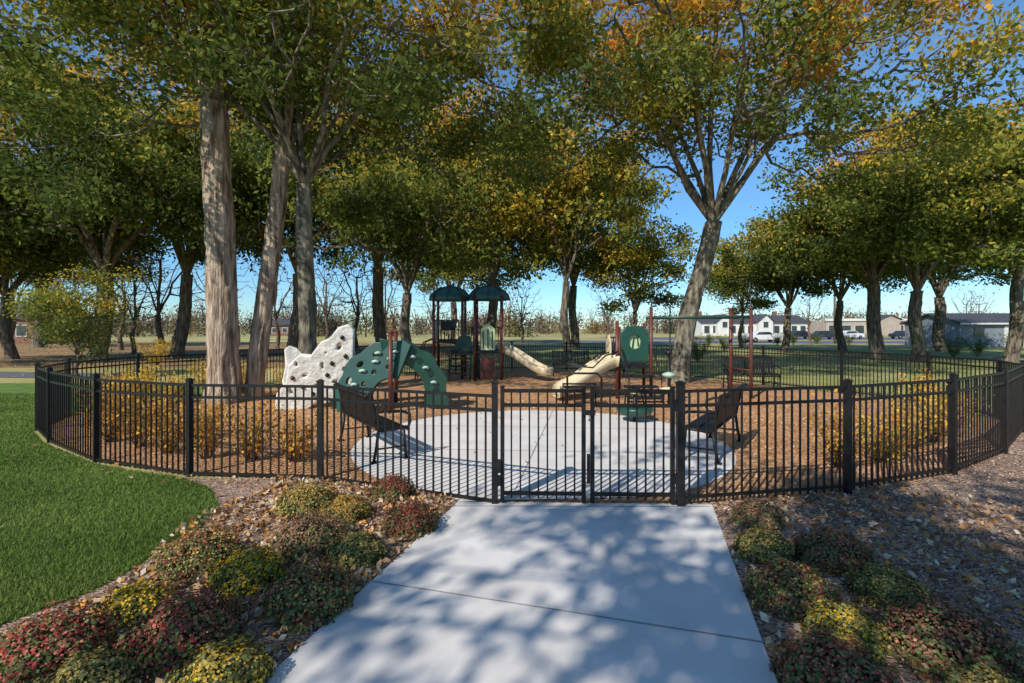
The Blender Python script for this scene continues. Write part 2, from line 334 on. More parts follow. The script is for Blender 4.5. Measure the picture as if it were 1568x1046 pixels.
# ---------------------------------------------------------------- fence
def fence_seg(mb,a,b,dz=0):
    a=Vector((a[0],a[1],0));b=Vector((b[0],b[1],0));L=(b-a).length;d=(b-a)/L
    for z in (1.20,1.05,0.10):
        mb.beam(a+Vector((0,0,z+dz)),b+Vector((0,0,z+dz)),0.028,0.032,'black')
    n=max(2,round(L/0.104)); rz=math.atan2(d.y,d.x)
    for i in range(1,n):
        p=a+d*(L*i/n); mb.box((p.x,p.y,0.615+dz),(0.017,0.017,1.14),'black',rz)
def post(mb,x,y,w=0.062,h=1.26,dz=0,rz=0):
    mb.box((x,y,(h+dz)/2),(w,w,h+dz),'black',rz); mb.box((x,y,h+dz+.008),(w+.014,w+.014,.016),'black',rz)
    mb.box((x,y,h+dz+.022),(w*.6,w*.6,.014),'black',rz)
mb=MB()
def DZ(p): return -0.06 if p[0]<-1 and p[1]<13 else 0
for i in range(len(fence)-1):
    a,b=fence[i],fence[i+1]
    fence_seg(mb,a,b,min(DZ(a),DZ(b)))
    if 0<i: post(mb,a[0],a[1],dz=DZ(a),rz=math.atan2(b[1]-a[1],b[0]-a[0]))
mb.build('metal_fence')
g=empty('double_gate')
mb=MB(); post(mb,-0.18,5.20,0.065,1.28); post(mb,1.74,5.13,0.075,1.28); mb.build('gate_posts',g)
def leafg(a,b,name):
    mb=MB(); a=Vector((*a,0));b=Vector((*b,0));L=(b-a).length;d=(b-a)/L;rz=math.atan2(d.y,d.x)
    for p in(a,b): mb.box((p.x,p.y,0.64),(0.042,0.042,1.2),'black',rz); mb.box((p.x,p.y,1.245),(0.05,0.05,.012),'black',rz)
    for z in(1.20,1.05,0.13): mb.beam(a+Vector((0,0,z)),b+Vector((0,0,z)),0.03,0.036,'black')
    n=9
    for i in range(1,n):
        p=a+d*(L*i/n); mb.box((p.x,p.y,0.64),(0.017,0.017,1.12),'black',rz)
    mb.build(name,g)
leafg((-0.10,5.19),(0.745,5.165),'left_leaf'); leafg((0.835,5.16),(1.66,5.135),'right_leaf')
mb=MB()
mb.box((-0.14,5.16,0.42),(0.05,0.05,0.13),'black'); mb.box((-0.14,5.16,0.27),(0.05,0.05,0.10),'black')
mb.box((0.79,5.13,0.98),(0.14,0.03,0.05),'black'); mb.box((0.79,5.13,0.40),(0.03,0.03,0.3),'black'); mb.path([(0.79,5.12,.98),(.79,5.08,.98),(.79,5.08,.90)],.008,'black')
mb.box((1.70,5.12,0.3),(0.06,0.05,0.1),'black'); mb.box((1.70,5.12,1.05),(0.06,0.05,0.1),'black')
mb.build('hinges_and_latch',g)
# ---------------------------------------------------------------- benches
def bench(x,y,rz,L=1.25):
    e=empty('park_bench',(x,y,0.02),rz); mb=MB()
    n=int(L/0.05)
    prof=[(0.46,0.40),(0.42,0.445),(0.25,0.43),(0.06,0.42),(0.01,0.46),(-0.02,0.62),(-0.05,0.80),(-0.08,0.92),(-0.12,0.94),(-0.15,0.91)]
    for i in range(n):
        xx=-L/2+L*(i+.5)/n
        for a,b in zip(prof[:-1],prof[1:]): mb.beam((xx,a[0],a[1]),(xx,b[0],b[1]),0.03,0.008,'black')
    for (yy,z) in (prof[0],(0.0,0.45),prof[-1],prof[2]): mb.path([(-L/2,yy,z),(L/2,yy,z)],0.016,'black')
    for s_ in(-1,1):
        X=s_*L/2
        mb.path([(X,b[0],b[1]) for b in prof],0.022,'black')
        mb.path([(X,-0.04,0.68),(X,0.1,0.69),(X,0.36,0.67),(X,0.47,0.62),(X,0.48,0.52),(X,0.44,0.42)],0.02,'black')
        mb.path([(X,0.38,0.43),(X,0.40,0.2),(X,0.42,0.0)],0.022,'black'); mb.path([(X,0.02,0.44),(X,-0.01,0.2),(X,-0.05,0.0)],0.022,'black')
        mb.box((X,0.42,0.01),(0.07,0.09,0.02),'black'); mb.box((X,-0.05,0.01),(0.07,0.09,0.02),'black')
        mb.beam((X,0.40,0.18),(X,-0.01,0.18),0.02,0.02,'black')
    mb.build('seat_and_frame',e)
bench(-2.3,7.45,math.radians(-56),1.65); bench(3.2,7.4,math.radians(56),1.65); bench(7.3,15.3,math.radians(175),1.5); bench(2.3,19.5,math.radians(180),1.4)
# ---------------------------------------------------------------- playground
def XZ(x0,y0,z0,rz=0,tilt=0,s=1):
    return Matrix.Translation((x0,y0,z0))@Matrix.Rotation(rz,4,'Z')@Matrix.Rotation(math.radians(90)-tilt,4,'X')@Matrix.Scale(s,4)
r=empty('rock_climbing_wall')
ol=[(-.85,0),(-.80,.35),(-.62,.55),(-.55,.95),(-.35,1.15),(-.12,1.12),(.10,1.42),(.28,1.5),(.45,1.72),(.62,1.78),(.72,1.70),(.70,1.2),(.80,.75),(.72,.4),(.82,0),(.5,0),(.42,.22),(.1,.3),(-.15,.1),(-.3,0)]
hs=[ell(-.55,.42,.08,.11,.3),ell(-.25,.75,.10,.07,.5),ell(.1,.95,.07,.11,0),ell(.45,1.35,.08,.12,-.4),ell(.35,.6,.09,.07,.2),ell(.0,.5,.07,.10,1),ell(.55,.85,.07,.10,.2),ell(-.42,.98,.06,.08,0),ell(.18,1.22,.05,.05,0)]
plate('rock_panel_front',ol,hs,0.16,'rock',XZ(gp(492,11.6),11.5,0,0.15,-.12,1.08),r,0.035)
plate('rock_panel_back',[(-x*0.8-.1,z*0.8) for x,z in ol],[],0.14,'rock',XZ(gp(478,11.9),12.2,0,0.5,.25),r,0.03)
mb=MB()
for i,(u,w) in enumerate([(-.5,.7),(-.1,.35),(.2,.75),(.6,.5),(.58,1.15),(.3,1.0),(-.3,.5),(.52,1.55)]):
    c=XZ(gp(492,11.6),11.5,0,0.15,-.12,1.08)@Vector((u,w,0.12)); mb.lathe((c.x,c.y,c.z),[(0.02,-.05),(.05,-.02),(.05,.02),(.015,.05)],'maroon' if i%3==0 else 'black',8)
mb.build('hand_holds',r)
r=empty('green_arch_climber')
def arcband(cx,cz,Ro,Ri,a0,a1,n=14,wav=0.04):
    o=[(cx+(Ro+wav*math.sin(i*1.9))*math.cos(a0+(a1-a0)*i/n),cz+(Ro+wav*math.sin(i*1.9))*math.sin(a0+(a1-a0)*i/n)) for i in range(n+1)]
    i_=[(cx+Ri*math.cos(a0+(a1-a0)*i/n),cz+Ri*math.sin(a0+(a1-a0)*i/n)) for i in range(n+1)][::-1]
    return o+i_
R_=math.radians
hl=lambda cx,cz,R,ang,a,b:[ell(cx+R*math.cos(R_(t)),cz+R*math.sin(R_(t)),a,b,R_(t)) for t in ang]
plate('left_arch',arcband(.95,0.35,1.22,.42,R_(70),R_(205)),hl(.95,.35,1.0,(85,110,135,160,185),.07,.10)+hl(.95,.35,.66,(95,125,155,185),.06,.07),0.10,'green',XZ(gp(532,10.9),10.9,0,-.1,.15),r)
plate('right_arch',arcband(-.1,0.35,1.25,.78,R_(-16),R_(100)),hl(-.1,.35,1.02,(5,28,50,72,90),.08,.10),0.10,'green',XZ(gp(606,11.2),11.2,0,.15,-.1),r)
plate('back_arch',arcband(0,0.2,1.3,.9,R_(-8),R_(188)),hl(0,.2,1.13,(15,40,65,90,115,140,165),.08,.10),0.08,'green',XZ(gp(596,11.9),12.0,0,.5,0),r)
mb=MB()
for px,dd in((598,10.75),(606,12.1)):
    mb.path([(gp(px,dd),dd,0),(gp(px,dd),dd,1.75)],.05,'maroon',12); mb.lathe((gp(px,dd),dd,1.75),[(.06,0),(.06,.03),(.03,.06)],'maroon',12)
for u in range(5):
    a=R_(90+u*24); T=XZ(gp(532,10.9),10.9,0,-.1,.15); c=T@Vector((.95+.84*math.cos(a),.35+.84*math.sin(a),.07)); mb.path([c+Vector((-.07,-.02,0)),c+Vector((0,-.05,.02)),c+Vector((.07,-.02,0))],.032,'hold')
for u in range(5):
    a=R_(u*22+17); T=XZ(gp(606,11.2),11.2,0,.15,-.1); c=T@Vector((-.1+1.0*math.cos(a),.35+1.0*math.sin(a),.07)); mb.path([c+Vector((-.06,-.02,0)),c+Vector((0,-.05,.02)),c+Vector((.06,-.02,0))],.032,'hold')
mb.build('posts_and_holds',r)
r=empty('play_tower_structure'); mb=MB()
D=18.0
def tower(x0,x1,y0,y1,deck,top):
    for x in(x0,x1):
        for y in(y0,y1): mb.path([(x,y,0),(x,y,top)],.05,'maroon',10)
    mb.box(((x0+x1)/2,(y0+y1)/2,deck),(x1-x0,y1-y0,.07),'black')
    cx,cy=(x0+x1)/2,(y0+y1)/2
    mb.lathe((cx,cy,top-.05),[(.74,-.12),(.76,-.08),(.72,.06),(.58,.22),(.40,.33),(.2,.39),(.05,.41),(.04,.47)],'roofg',36,.07,8)
    for j in range(8):
        t=2*math.pi*j/8; mb.path([(cx+R0*math.cos(t),cy+R0*math.sin(t),top-.05+z) for R0,z in((.77,-.11),(.73,.07),(.59,.23),(.41,.345),(.05,.43))],.022,'green',6)
    for x in (x0,x1): mb.beam((x,y0,top-.35),(x,y1,top-.35),.05,.05,'maroon')
    for y in(y0,y1): mb.beam((x0,y,top-.15),(x1,y,top-.15),.05,.05,'maroon')
def bars(xa,xb,y,z0,z1,k='maroon'):
    mb.beam((xa,y,z0),(xb,y,z0),.035,.035,k); mb.beam((xa,y,z1),(xb,y,z1),.035,.035,k)
    n=max(3,int(abs(xb-xa)/.12))
    for i in range(1,n): x=xa+(xb-xa)*i/n; mb.path([(x,y,z0),(x,y,z1)],.012,k,6)
xa,xb=gp(664,D),gp(708,D); xc,xd=gp(728,D),gp(768,D)
tower(xa,xb,D,D+1.1,1.35,3.05); tower(xc,xd,D-.3,D+.8,1.0,3.05)
bars(xa,xb,D,1.45,2.15,'black'); bars(xa,xb,D+1.1,1.4,2.1); bars(xc,xd,D+.8,1.05,1.9); bars(xb,xc,D+.9,1.2,1.9); mb.box(((xb+xc)/2,D+.5,1.1),(xc-xb,.9,.06),'black'); bars(xb,xc,D+.1,1.2,1.9)
mb.box(((xa+xb)/2,D-.02,1.95),(.5,.04,.35),'black'); mb.box((xa,D+.55,1.8),(.04,.8,.7),'green')
T=lambda x0,y0,z0:(lambda u,v,w:Vector((x0+u,y0+w,z0+v)))
mb.prism([(0,0),(.5,0),(.5,.75),(.25,.95),(0,.75)],'lightgreen',T(xc+.22,D-.34,1.08),.04)
mb.beam((xc+.3,D-.38,1.15),(xc+.3,D-.38,1.75),.03,.03,'black'); mb.beam((xc+.47,D-.38,1.15),(xc+.47,D-.38,1.85),.03,.03,'black'); mb.beam((xc+.62,D-.38,1.15),(xc+.62,D-.38,1.75),.03,.03,'black')
mb.prism([(0,0),(.34,0),(.50,.65),(.42,.75),(.2,.55)],'green',T(xb-.35,D-.1,.95),.08)
mb.prism([(0,0),(.45,.05),(.30,.7),(.12,.68)],'green',T(xb+.0,D-.2,.9),.08)
for i in range(4): mb.box((xb+.0,D-.75+.18*i,.28+.25*i),(.75,.26,.05),'black')
for sx in(-.36,.36):
    mb.path([(xb+sx,D-.95,.05),(xb+sx,D-.95,.9),(xb+sx,D-.2,1.7),(xb+sx,D,1.9)],.02,'black'); mb.beam((xb+sx,D-.95,.2),(xb+sx,D,1.1),.03,.18,'green')
for yy in(D-.1,D+.4): mb.path([(xa-.65,yy,.0),(xa-.6,yy,.8),(xa-.35,yy,1.35),(xa,yy,1.5)],.025,'maroon')
for t in((-.65,.2),(-.63,.5),(-.6,.8),(-.45,1.12),(-.25,1.4)): mb.path([(xa+t[0],D-.1,t[1]),(xa+t[0],D+.4,t[1])],.02,'maroon')
mb.box(((xc+xd)/2,D-.3,.45),(.5,.06,.7),'maroon'); mb.box(((xc+xd)/2-.35,D-.2,.5),(.12,.06,.9),'black')
def slide(mb,a,b,w,k='cream'):
    a=Vector(a);b=Vector(b);n=12;sec=[(-w/2-.05,.24),(-w/2,.24),(-w/2+.04,.04),(-w/4,0),(w/4,0),(w/2-.04,.04),(w/2,.24),(w/2+.05,.24),(w/2+.05,.16),(w/2,-.04),(0,-.07),(-w/2,-.04),(-w/2-.05,.16)]
    hd=Vector((b.x-a.x,b.y-a.y,0)).normalized(); sd=Vector((-hd.y,hd.x,0)); vs=[];fs=[];m=len(sec)
    for i in range(n+1):
        t=i/n; tt=t*t*(3-2*t)*.65+t*.35; p=Vector((a.x+(b.x-a.x)*t,a.y+(b.y-a.y)*t,a.z+(b.z-a.z)*tt))
        for u,v in sec: vs.append(p+sd*u+Vector((0,0,v)))
    for i in range(n):
        for j in range(m): fs.append((i*m+j,i*m+(j+1)%m,(i+1)*m+(j+1)%m,(i+1)*m+j))
    fs+=[tuple(range(m)),tuple(n*m+j for j in range(m))[::-1]]
    mb.add(vs,fs,k,True)
slide(mb,(xd,D+.2,1.05),(gp(840,D),D-.7,.22),.5)
mb.prism([(-.3,0),(.3,0),(.3,.5),(0,.75),(-.3,.5)],'cream',(lambda u,v,w:Vector((xd+.03+w,D+.25+u,1.15+v))),.05)
mb.build('towers',r)
r=empty('overhead_climber_structure'); mb=MB(); D=13.0
X=lambda px:gp(px,D)
for px,zt,dy in((945,2.05,0),(962,1.9,1.1),(997,2.4,0),(1003,2.0,1.1)):
    mb.path([(X(px),D+dy,0),(X(px),D+dy,zt)],.045,'maroon',12)
mb.box((X(972),D+.55,.85),(.95,1.1,.07),'black')
bars(X(945),X(997),D+1.1,.95,1.6)
plate('panel',[(-.33,0),(.33,0),(.36,.7),(.2,.9),(-.2,.9),(-.36,.7)],[ell(0,.5,.17,.2)],.05,'green',XZ(X(971),D-.05,1.0),r)
mb.prism(ell(0,.5,.22,.25,0,20),'lightgreen',T(X(971),D,1.0),.02)
mb.path([(X(971)-.05,D-.03,1.35),(X(971)-.02,D-.03,1.6),(X(971)+.08,D-.03,1.62),(X(971)+.1,D-.03,1.4)],.018,'green')
for i in range(3): mb.box((X(975),D-.15-.28*i,.62-.24*i),(.8,.3,.05),'black')
for sx in(-.4,.4): mb.path([(X(975)+sx,D-.85,.0),(X(975)+sx,D-.85,.6),(X(975)+sx,D-.1,1.3),(X(975)+sx,D,1.3)],.02,'black')
for yy in (D+.1,D+.62):
    slide(mb,(X(942),yy,.9),(X(850)+(.1 if yy>D+.3 else 0),yy-.5,.16),.44)
for yy in (D-.12,D+.38,D+.9):
    mb.path([(X(945),yy,1.25),(X(925),yy-.1,1.15),(X(905),yy-.2,.85),(X(870),yy-.3,.9)],.02,'black')
mb.prism([(-.3,0),(.3,0),(.25,.5),(0,.68),(-.25,.5)],'cream',(lambda u,v,w:Vector((X(938)+w,D+.55+u,1.0+v))),.05)
for yy in(D,D+.7):
    mb.path([(X(1000),yy,2.14),(X(1150),yy,2.14)],.032,'green',10)
for i in range(8):
    x=X(1012)+(X(1142)-X(1012))*i/7; mb.path([(x,D,2.14),(x,D+.7,2.14)],.018,'green',6)
for px,dy in((1150,0),(1137,.7)): mb.path([(X(px),D+dy,0),(X(px),D+dy,2.36)],.045,'maroon',12); mb.lathe((X(px),D+dy,2.36),[(.06,0),(.05,.04),(.02,.06)],'maroon',12)
for z in(.4,.75,1.1): mb.path([(X(1150),D,z),(X(1137),D+.7,z)],.018,'maroon')
mb.path([(X(997),D,2.3),(X(998),D,2.52),(X(1006),D,2.58),(X(1020),D,2.56),(X(1026),D,2.45),(X(1026),D,2.1)],.02,'black')
mb.path([(X(1026),D,0),(X(1026),D,2.1)],.02,'black')
mb.build('posts_deck_slides',r)
r=empty('spinning_seat'); mb=MB(); x,y=gp(972,9.8),9.8
mb.path([(x,y,0),(x,y,.55)],.03,'black'); mb.lathe((x,y,.12),[(.12,0),(.3,.04),(.36,.14),(.33,.2),(.28,.14)],'green',20); mb.path([(x-.2,y,.3),(x-.18,y,.62),(x+.1,y,.66),(x+.2,y,.3)],.018,'black'); mb.lathe((x,y,.55),[(.03,0),(.12,.03),(.1,.07)],'cream',16); mb.build('seat',r)
r=empty('stepping_pod'); mb=MB(); x,y=gp(1024,12),12
mb.path([(x,y,0),(x,y,1.2)],.03,'black'); mb.lathe((x,y,1.2),[(.04,0),(.1,.03),(.08,.1),(.04,.14)],'black',16); mb.lathe((x,y,.75),[(.03,-.1),(.14,-.05),(.16,0),(.03,.05)],'hold',16); mb.lathe((x,y,.3),[(.04,0),(.2,.05),(.22,.1),(.05,.14)],'cream',16); mb.build('pod',r)
r=empty('balance_rail'); mb=MB(); x,y=gp(885,11.6),11.6
mb.path([(x-.25,y,0),(x-.25,y,.72),(x-.1,y,.8),(x+.45,y,.8),(x+.55,y,.7),(x+.55,y,0)],.025,'black'); mb.path([(x-.3,y+.5,0),(x-.3,y+.5,.5),(x+.5,y+.5,.5),(x+.5,y+.5,0)],.025,'black'); mb.box((x+.1,y+.25,.45),(.8,.3,.04),'black'); mb.build('rails',r)
# ---------------------------------------------------------------- plants
def mum(px,py,rpx,cols,hk=0.82,shade=1.08,dens=1.0):
    rpx*=1.02
    d=F*H/(py-HY); x=gp(px,d); r_=rpx/F*d; rng=np.random.default_rng(int(px*7+py))
    n=int(5200*dens); v=rng.normal(size=(n,3)); v[:,2]=np.abs(v[:,2]); v/=np.linalg.norm(v,axis=1)[:,None]
    ln=1+.11*np.sin(v[:,0]*7+px)*np.sin(v[:,1]*8+py)+.08*np.sin(v[:,2]*9+v[:,0]*4)
    rad=rng.uniform(0,1,n)**.2*ln; C=v*rad[:,None]*np.array([r_,r_,r_*hk]); C[:,2]+=r_*.08
    top=(rng.uniform(0,1,n)<(0.36+.5*v[:,2]))&(rad>.76)
    base=np.array([(0.09,0.13,0.04),(0.17,0.20,0.07),(0.15,0.11,0.06)])[rng.integers(0,3,n)]
    fl=np.array(cols)[rng.integers(0,len(cols),n)]
    cl=np.where(top[:,None],fl,base)*rng.uniform(.6,1.3,(n,1))*shade
    e=empty('chrysanthemum_plant',(x,d,0)); addobj('flowers',leaf_mesh('mum',C,np.where(top,.0088,.012)*rng.uniform(.7,1.4,n),np.minimum(cl,.85),'petal',rng,.3,.8,N=v*1.0),e)
    mb=MB()
    for i in range(26):
        a=rng.uniform(0,6.28);q=rng.uniform(.3,.85); mb.path([(0,0,0),(math.cos(a)*r_*q*.6,math.sin(a)*r_*q*.6,r_*.35),(math.cos(a)*r_*q,math.sin(a)*r_*q,r_*hk*(1-q*.5))],.004,'twig',4)
    mb.build('stems',e)
RED=[(0.42,0.07,0.06),(0.32,0.05,0.05),(0.50,0.16,0.11),(0.34,0.17,0.09),(0.22,0.20,0.08)]
YEL=[(0.80,0.50,0.02),(0.72,0.40,0.02),(0.62,0.40,0.08),(0.35,0.32,0.08)]
ORA=[(0.58,0.29,0.06),(0.47,0.28,0.07),(0.38,0.21,0.06)]
OLI=[(0.54,0.40,0.13),(0.40,0.31,0.10),(0.60,0.40,0.09),(0.30,0.26,0.10)]
DRK=[(0.22,0.045,0.04),(0.17,0.06,0.04),(0.30,0.09,0.06)]
BRN=[(0.40,0.19,0.12),(0.31,0.16,0.11),(0.46,0.20,0.12),(0.25,0.19,0.10)]
for a in [(75,1020,85,RED),(205,945,50,YEL),(285,990,82,RED),(378,895,55,YEL),(305,868,60,RED+OLI),(340,1060,72,OLI+YEL),(478,840,58,BRN),(475,930,68,RED+OLI),(545,860,44,OLI),(628,812,44,DRK),(470,782,46,ORA+OLI),(530,795,38,ORA),(600,760,34,DRK),(130,1075,70,OLI),
          (1160,802,38,BRN),(1170,852,42,OLI),(1275,862,54,BRN+RED),(1212,925,64,RED+OLI),(1358,920,52,OLI),(1292,985,58,YEL+OLI),(1452,1010,88,BRN+DRK),(1280,1062,84,BRN+RED),(1520,1085,60,OLI)]:
    mum(*a)
def shrub(x,y,h,w,autc,n,seed,name='autumn_shrub'):
    rng=np.random.default_rng(seed); e=empty(name,(x,y,0)); mb=MB(); cs=[]
    for i in range(22):
        a=rng.uniform(0,6.28);q=rng.uniform(.1,1)*w; hh=h*rng.uniform(.6,1); p=[(0+.05*math.cos(a),.05*math.sin(a),0),(math.cos(a)*q*.5,math.sin(a)*q*.5,hh*.55),(math.cos(a)*q,math.sin(a)*q,hh)]
        mb.path(p,[.007,.005,.002],'twig',4)
        for t in range(4):
            f=.35+.65*t/3; cs.append((p[2][0]*f,p[2][1]*f,hh*f))
    mb.build('stems',e); cs=np.array(cs); C=cs[rng.integers(0,len(cs),n)]+rng.normal(size=(n,3))*.07; C[:,2]=np.maximum(C[:,2],.03)
    cl=np.array(autc)[rng.integers(0,len(autc),n)]*rng.uniform(.6,1.2,(n,1))
    addobj('leaves',leaf_mesh('shrub',C,rng.uniform(.018,.036,n),np.minimum(cl,.85),'leaf',rng,.2,.6),e)
AUT=[(0.80,0.38,0.05),(0.75,0.46,0.09),(0.60,0.22,0.04),(0.42,0.28,0.08),(0.85,0.50,0.09)]
YLG=[(0.85,0.58,0.09),(0.75,0.52,0.12),(0.50,0.42,0.10),(0.8,0.42,0.07)]
rs=random.Random(9)
for i,(x,y) in enumerate([(-3.0,6.9),(-3.7,7.0),(-4.4,7.1),(-5.1,7.4),(-5.8,7.7),(-6.4,8.1),(-7.0,8.7),(-7.6,9.3),(-8.1,10.0),(-5.3,8.3),(-6.1,8.8)]):
    shrub(x+rs.uniform(-.1,.1),y+rs.uniform(-.1,.1),rs.uniform(.6,.95),.48,AUT,620,100+i)
for i,(x,y) in enumerate([(-8.4,11.2),(-8.3,12.2),(-7.7,12.9),(-7.2,13.6),(-6.5,14.5),(-5.9,15.5),(-8.6,10.6),(-10.2,13.2),(-10.6,14.2),(-9.4,15.2),(-8.6,16.2)]):
    shrub(x,y,rs.uniform(.7,.95),.6,YLG,1100,140+i)
for i,(x,y) in enumerate([(4.3,6.6),(5.0,6.9),(5.6,7.2),(6.2,7.6),(6.8,8.0),(7.4,8.5),(8.0,9.0),(8.6,9.8),(9.0,10.7)]):
    shrub(x+rs.uniform(-.1,.1),y+rs.uniform(-.1,.1),rs.uniform(.65,.95),.48,YLG if i%2 else AUT,650,180+i)
for i,(px,d) in enumerate([(240,24),(1068,27),(1460,32),(1497,33),(1110,40),(1552,40),(1085,52),(1140,54),(1215,56),(1250,60),(1190,54),(1300,56),(1335,58)]):
    shrub(gp(px,d),d,1.35,.9,[(0.10,0.15,0.03),(0.22,0.24,0.05)] if px>300 else YLG,2600,220+i,'garden_bush')
# leaf litter, chips, grass
rng=np.random.default_rng(5)
def scatter(n,x0,x1,y0,y1,ok):
    P=np.stack([rng.uniform(x0,x1,n),rng.uniform(y0,y1,n)],1); return P[ok(P[:,0],P[:,1])]
pathok=lambda x,y:~((x>-0.57+(y-5.23)*e_-.02)&(x<-0.57+(y-5.23)*e_+2.68)&(y<5.25))
bedL=lambda x,y:(x<-0.57+(y-5.23)*e_)&(x>-2.95-.1*np.sin(y*3))&(y<6.0+ -0.4*(x+2.3)*0.9)
P=np.concatenate([scatter(14000,-3.3,1,1.5,6.2,bedL),scatter(7000,1.0,7,1.5,6.5,lambda x,y:pathok(x,y)&(x>0)&(y<5.1+.3*(x-1.7))&(x<5.0+.4*np.sin(y*3)))])
n=len(P); LC=np.array([(0.56,0.36,0.19),(0.50,0.27,0.11),(0.70,0.53,0.34),(0.66,0.30,0.07),(0.28,0.15,0.08),(0.76,0.62,0.45),(0.34,0.20,0.12)])
addobj('fallen_leaves',leaf_mesh('fallen',np.column_stack([P,rng.uniform(.015,.06,n)]),rng.uniform(.012,.044,n),LC[rng.integers(0,len(LC),n)]*rng.uniform(.6,1.1,(n,1)),'dry',rng,1.0,.6))
P=np.concatenate([scatter(700,-8,9,5,22,lambda x,y:(((x-.3)/9)**2+((y-13)/8.5)**2<1)&((x-.45)**2+(y-8.15)**2>8.5)),scatter(40,-2,3,6,11,lambda x,y:(x-.45)**2+(y-8.15)**2<8),scatter(60,-12,-3,3,10,lambda x,y:x<-3),scatter(6000,-40,-9,17,50,lambda x,y:x<0),scatter(3000,8,30,8,35,lambda x,y:x>10),scatter(500,3,11,3,9,lambda x,y:(y<5.1+.5*(x-1.7)))])
n=len(P)
addobj('scattered_leaves',leaf_mesh('fallen2',np.column_stack([P,rng.uniform(.025,.04,n)]),rng.uniform(.02,.042,n),LC[rng.integers(0,len(LC),n)]*.9,'dry',rng,2.5,.65))
CC=np.array([(0.48,0.33,0.24),(0.35,0.23,0.16),(0.62,0.46,0.35),(0.19,0.13,0.10),(0.70,0.56,0.45)])
P=np.concatenate([scatter(70000,1.2,11,2,9,lambda x,y:pathok(x,y)&(y<5.1+.5*(x-1.7)**1.0)),scatter(9000,-3.3,1,1.5,6.2,bedL)]); n=len(P)
addobj('mulch_chips',leaf_mesh('chips',np.column_stack([P,rng.uniform(.010,.025,n)]),rng.uniform(.008,.022,n),CC[rng.integers(0,len(CC),n)]*rng.uniform(.7,1.2,(n,1)),'dry',rng,1.5,.3))
PC=np.array([(0.56,0.30,0.15),(0.38,0.19,0.09),(0.66,0.40,0.22),(0.74,0.52,0.33)])
P=scatter(45000,-8.5,9,5.3,13,lambda x,y:((x-.45)**2+(y-8.15)**2>8.75)&(((x-.3)/8.9)**2+((y-13)/8)**2<1)); n=len(P)
addobj('playground_mulch_chips',leaf_mesh('chips2',np.column_stack([P,rng.uniform(.016,.032,n)]),rng.uniform(.012,.028,n),PC[rng.integers(0,len(PC),n)]*rng.uniform(.7,1.2,(n,1)),'dry',rng,1.5,.35))
def inpoly(x,y,poly):
    c=np.zeros(len(x),bool); j=len(poly)-1
    for i in range(len(poly)):
        xi,yi=poly[i];xj,yj=poly[j]; cond=((yi>y)!=(yj>y))&(x<(xj-xi)*(y-yi)/(yj-yi+1e-12)+xi); c^=cond; j=i
    return c
m_=200000; u=rng.uniform(0,1,m_); yy=2.6*(14/2.6)**u; xx=rng.uniform(-1.12,-.2,m_)*yy
k=inpoly(xx,yy,lawn); xx=xx[k];yy=yy[k]; n=len(xx)
hh=rng.uniform(.025,.055,n); ang=rng.uniform(0,6.28,n); w=.0035+.0006*yy
dx=np.cos(ang)*w;dy=np.sin(ang)*w; lx=rng.normal(size=n)*.018;ly=rng.normal(size=n)*.018
V=np.stack([np.stack([xx-dx,yy-dy,np.full(n,.006)],1),np.stack([xx+dx,yy+dy,np.full(n,.006)],1),np.stack([xx+lx,yy+ly,hh],1)],1).reshape(-1,3).astype(np.float32)
me=bpy.data.meshes.new('grass'); me.vertices.add(3*n); me.vertices.foreach_set('co',V.ravel()); me.loops.add(3*n); me.loops.foreach_set('vertex_index',np.arange(3*n,dtype=np.int32)); me.polygons.add(n); me.polygons.foreach_set('loop_start',np.arange(0,3*n,3,dtype=np.int32)); me.update(calc_edges=True)
at=me.color_attributes.new('Col','FLOAT_COLOR','POINT'); c4=np.ones((n,4),np.float32)
ln=.5+.25*np.sin(xx*2.1+yy)+.25*np.sin(yy*3.3-xx)
c4[:,:3]=(np.array([(0.13,0.20,0.045)])*(1-ln[:,None])+np.array([(0.21,0.28,0.07)])*ln[:,None])*rng.uniform(.65,1.3,(n,1)); at.data.foreach_set('color',np.repeat(c4,3,axis=0).ravel()); me.materials.append(M['blade']); addobj('grass',me)
# ---------------------------------------------------------------- far vegetation
C=[];cl=[];sz=[];mb=MB()
BC=np.array([(0.20,0.15,0.11),(0.27,0.19,0.13),(0.14,0.15,0.06),(0.34,0.20,0.08),(0.22,0.21,0.15)])
for i in range(360):
    d=rng.uniform(105,230); x=rng.uniform(-1.15,1.15)*d
    if x>8 and d<150: d+=60
    h=rng.uniform(4.0,9.5); w=rng.uniform(2,4.5); m=200
    v=rng.normal(size=(m,3))*np.array([w*.5,w*.4,h*.25])+np.array([x,d,h*.45]); v[:,2]=np.abs(v[:,2]); C.append(v); cl.append(np.repeat([BC[rng.integers(0,5)]],m,0)*rng.uniform(.6,1.3,(m,1))); sz.append(rng.uniform(.15,.45,m))
    mb.path([(x,d,0),(x+.2,d,h*.9)],[.2,.05],'twig',5)
    for q in range(5):
        a=rng.uniform(0,6.28); mb.path([(x,d,h*.3+q*.3),(x+math.cos(a)*w*.6,d+math.sin(a)*w*.5,h*rng.uniform(.8,1.25))],[.1,.02],'twig',4)
dt=empty('distant_tree_line'); addobj('foliage',leaf_mesh('far',np.concatenate(C),np.concatenate(sz),np.concatenate(cl),'leaf',rng),dt); mb.build('trunks',dt)
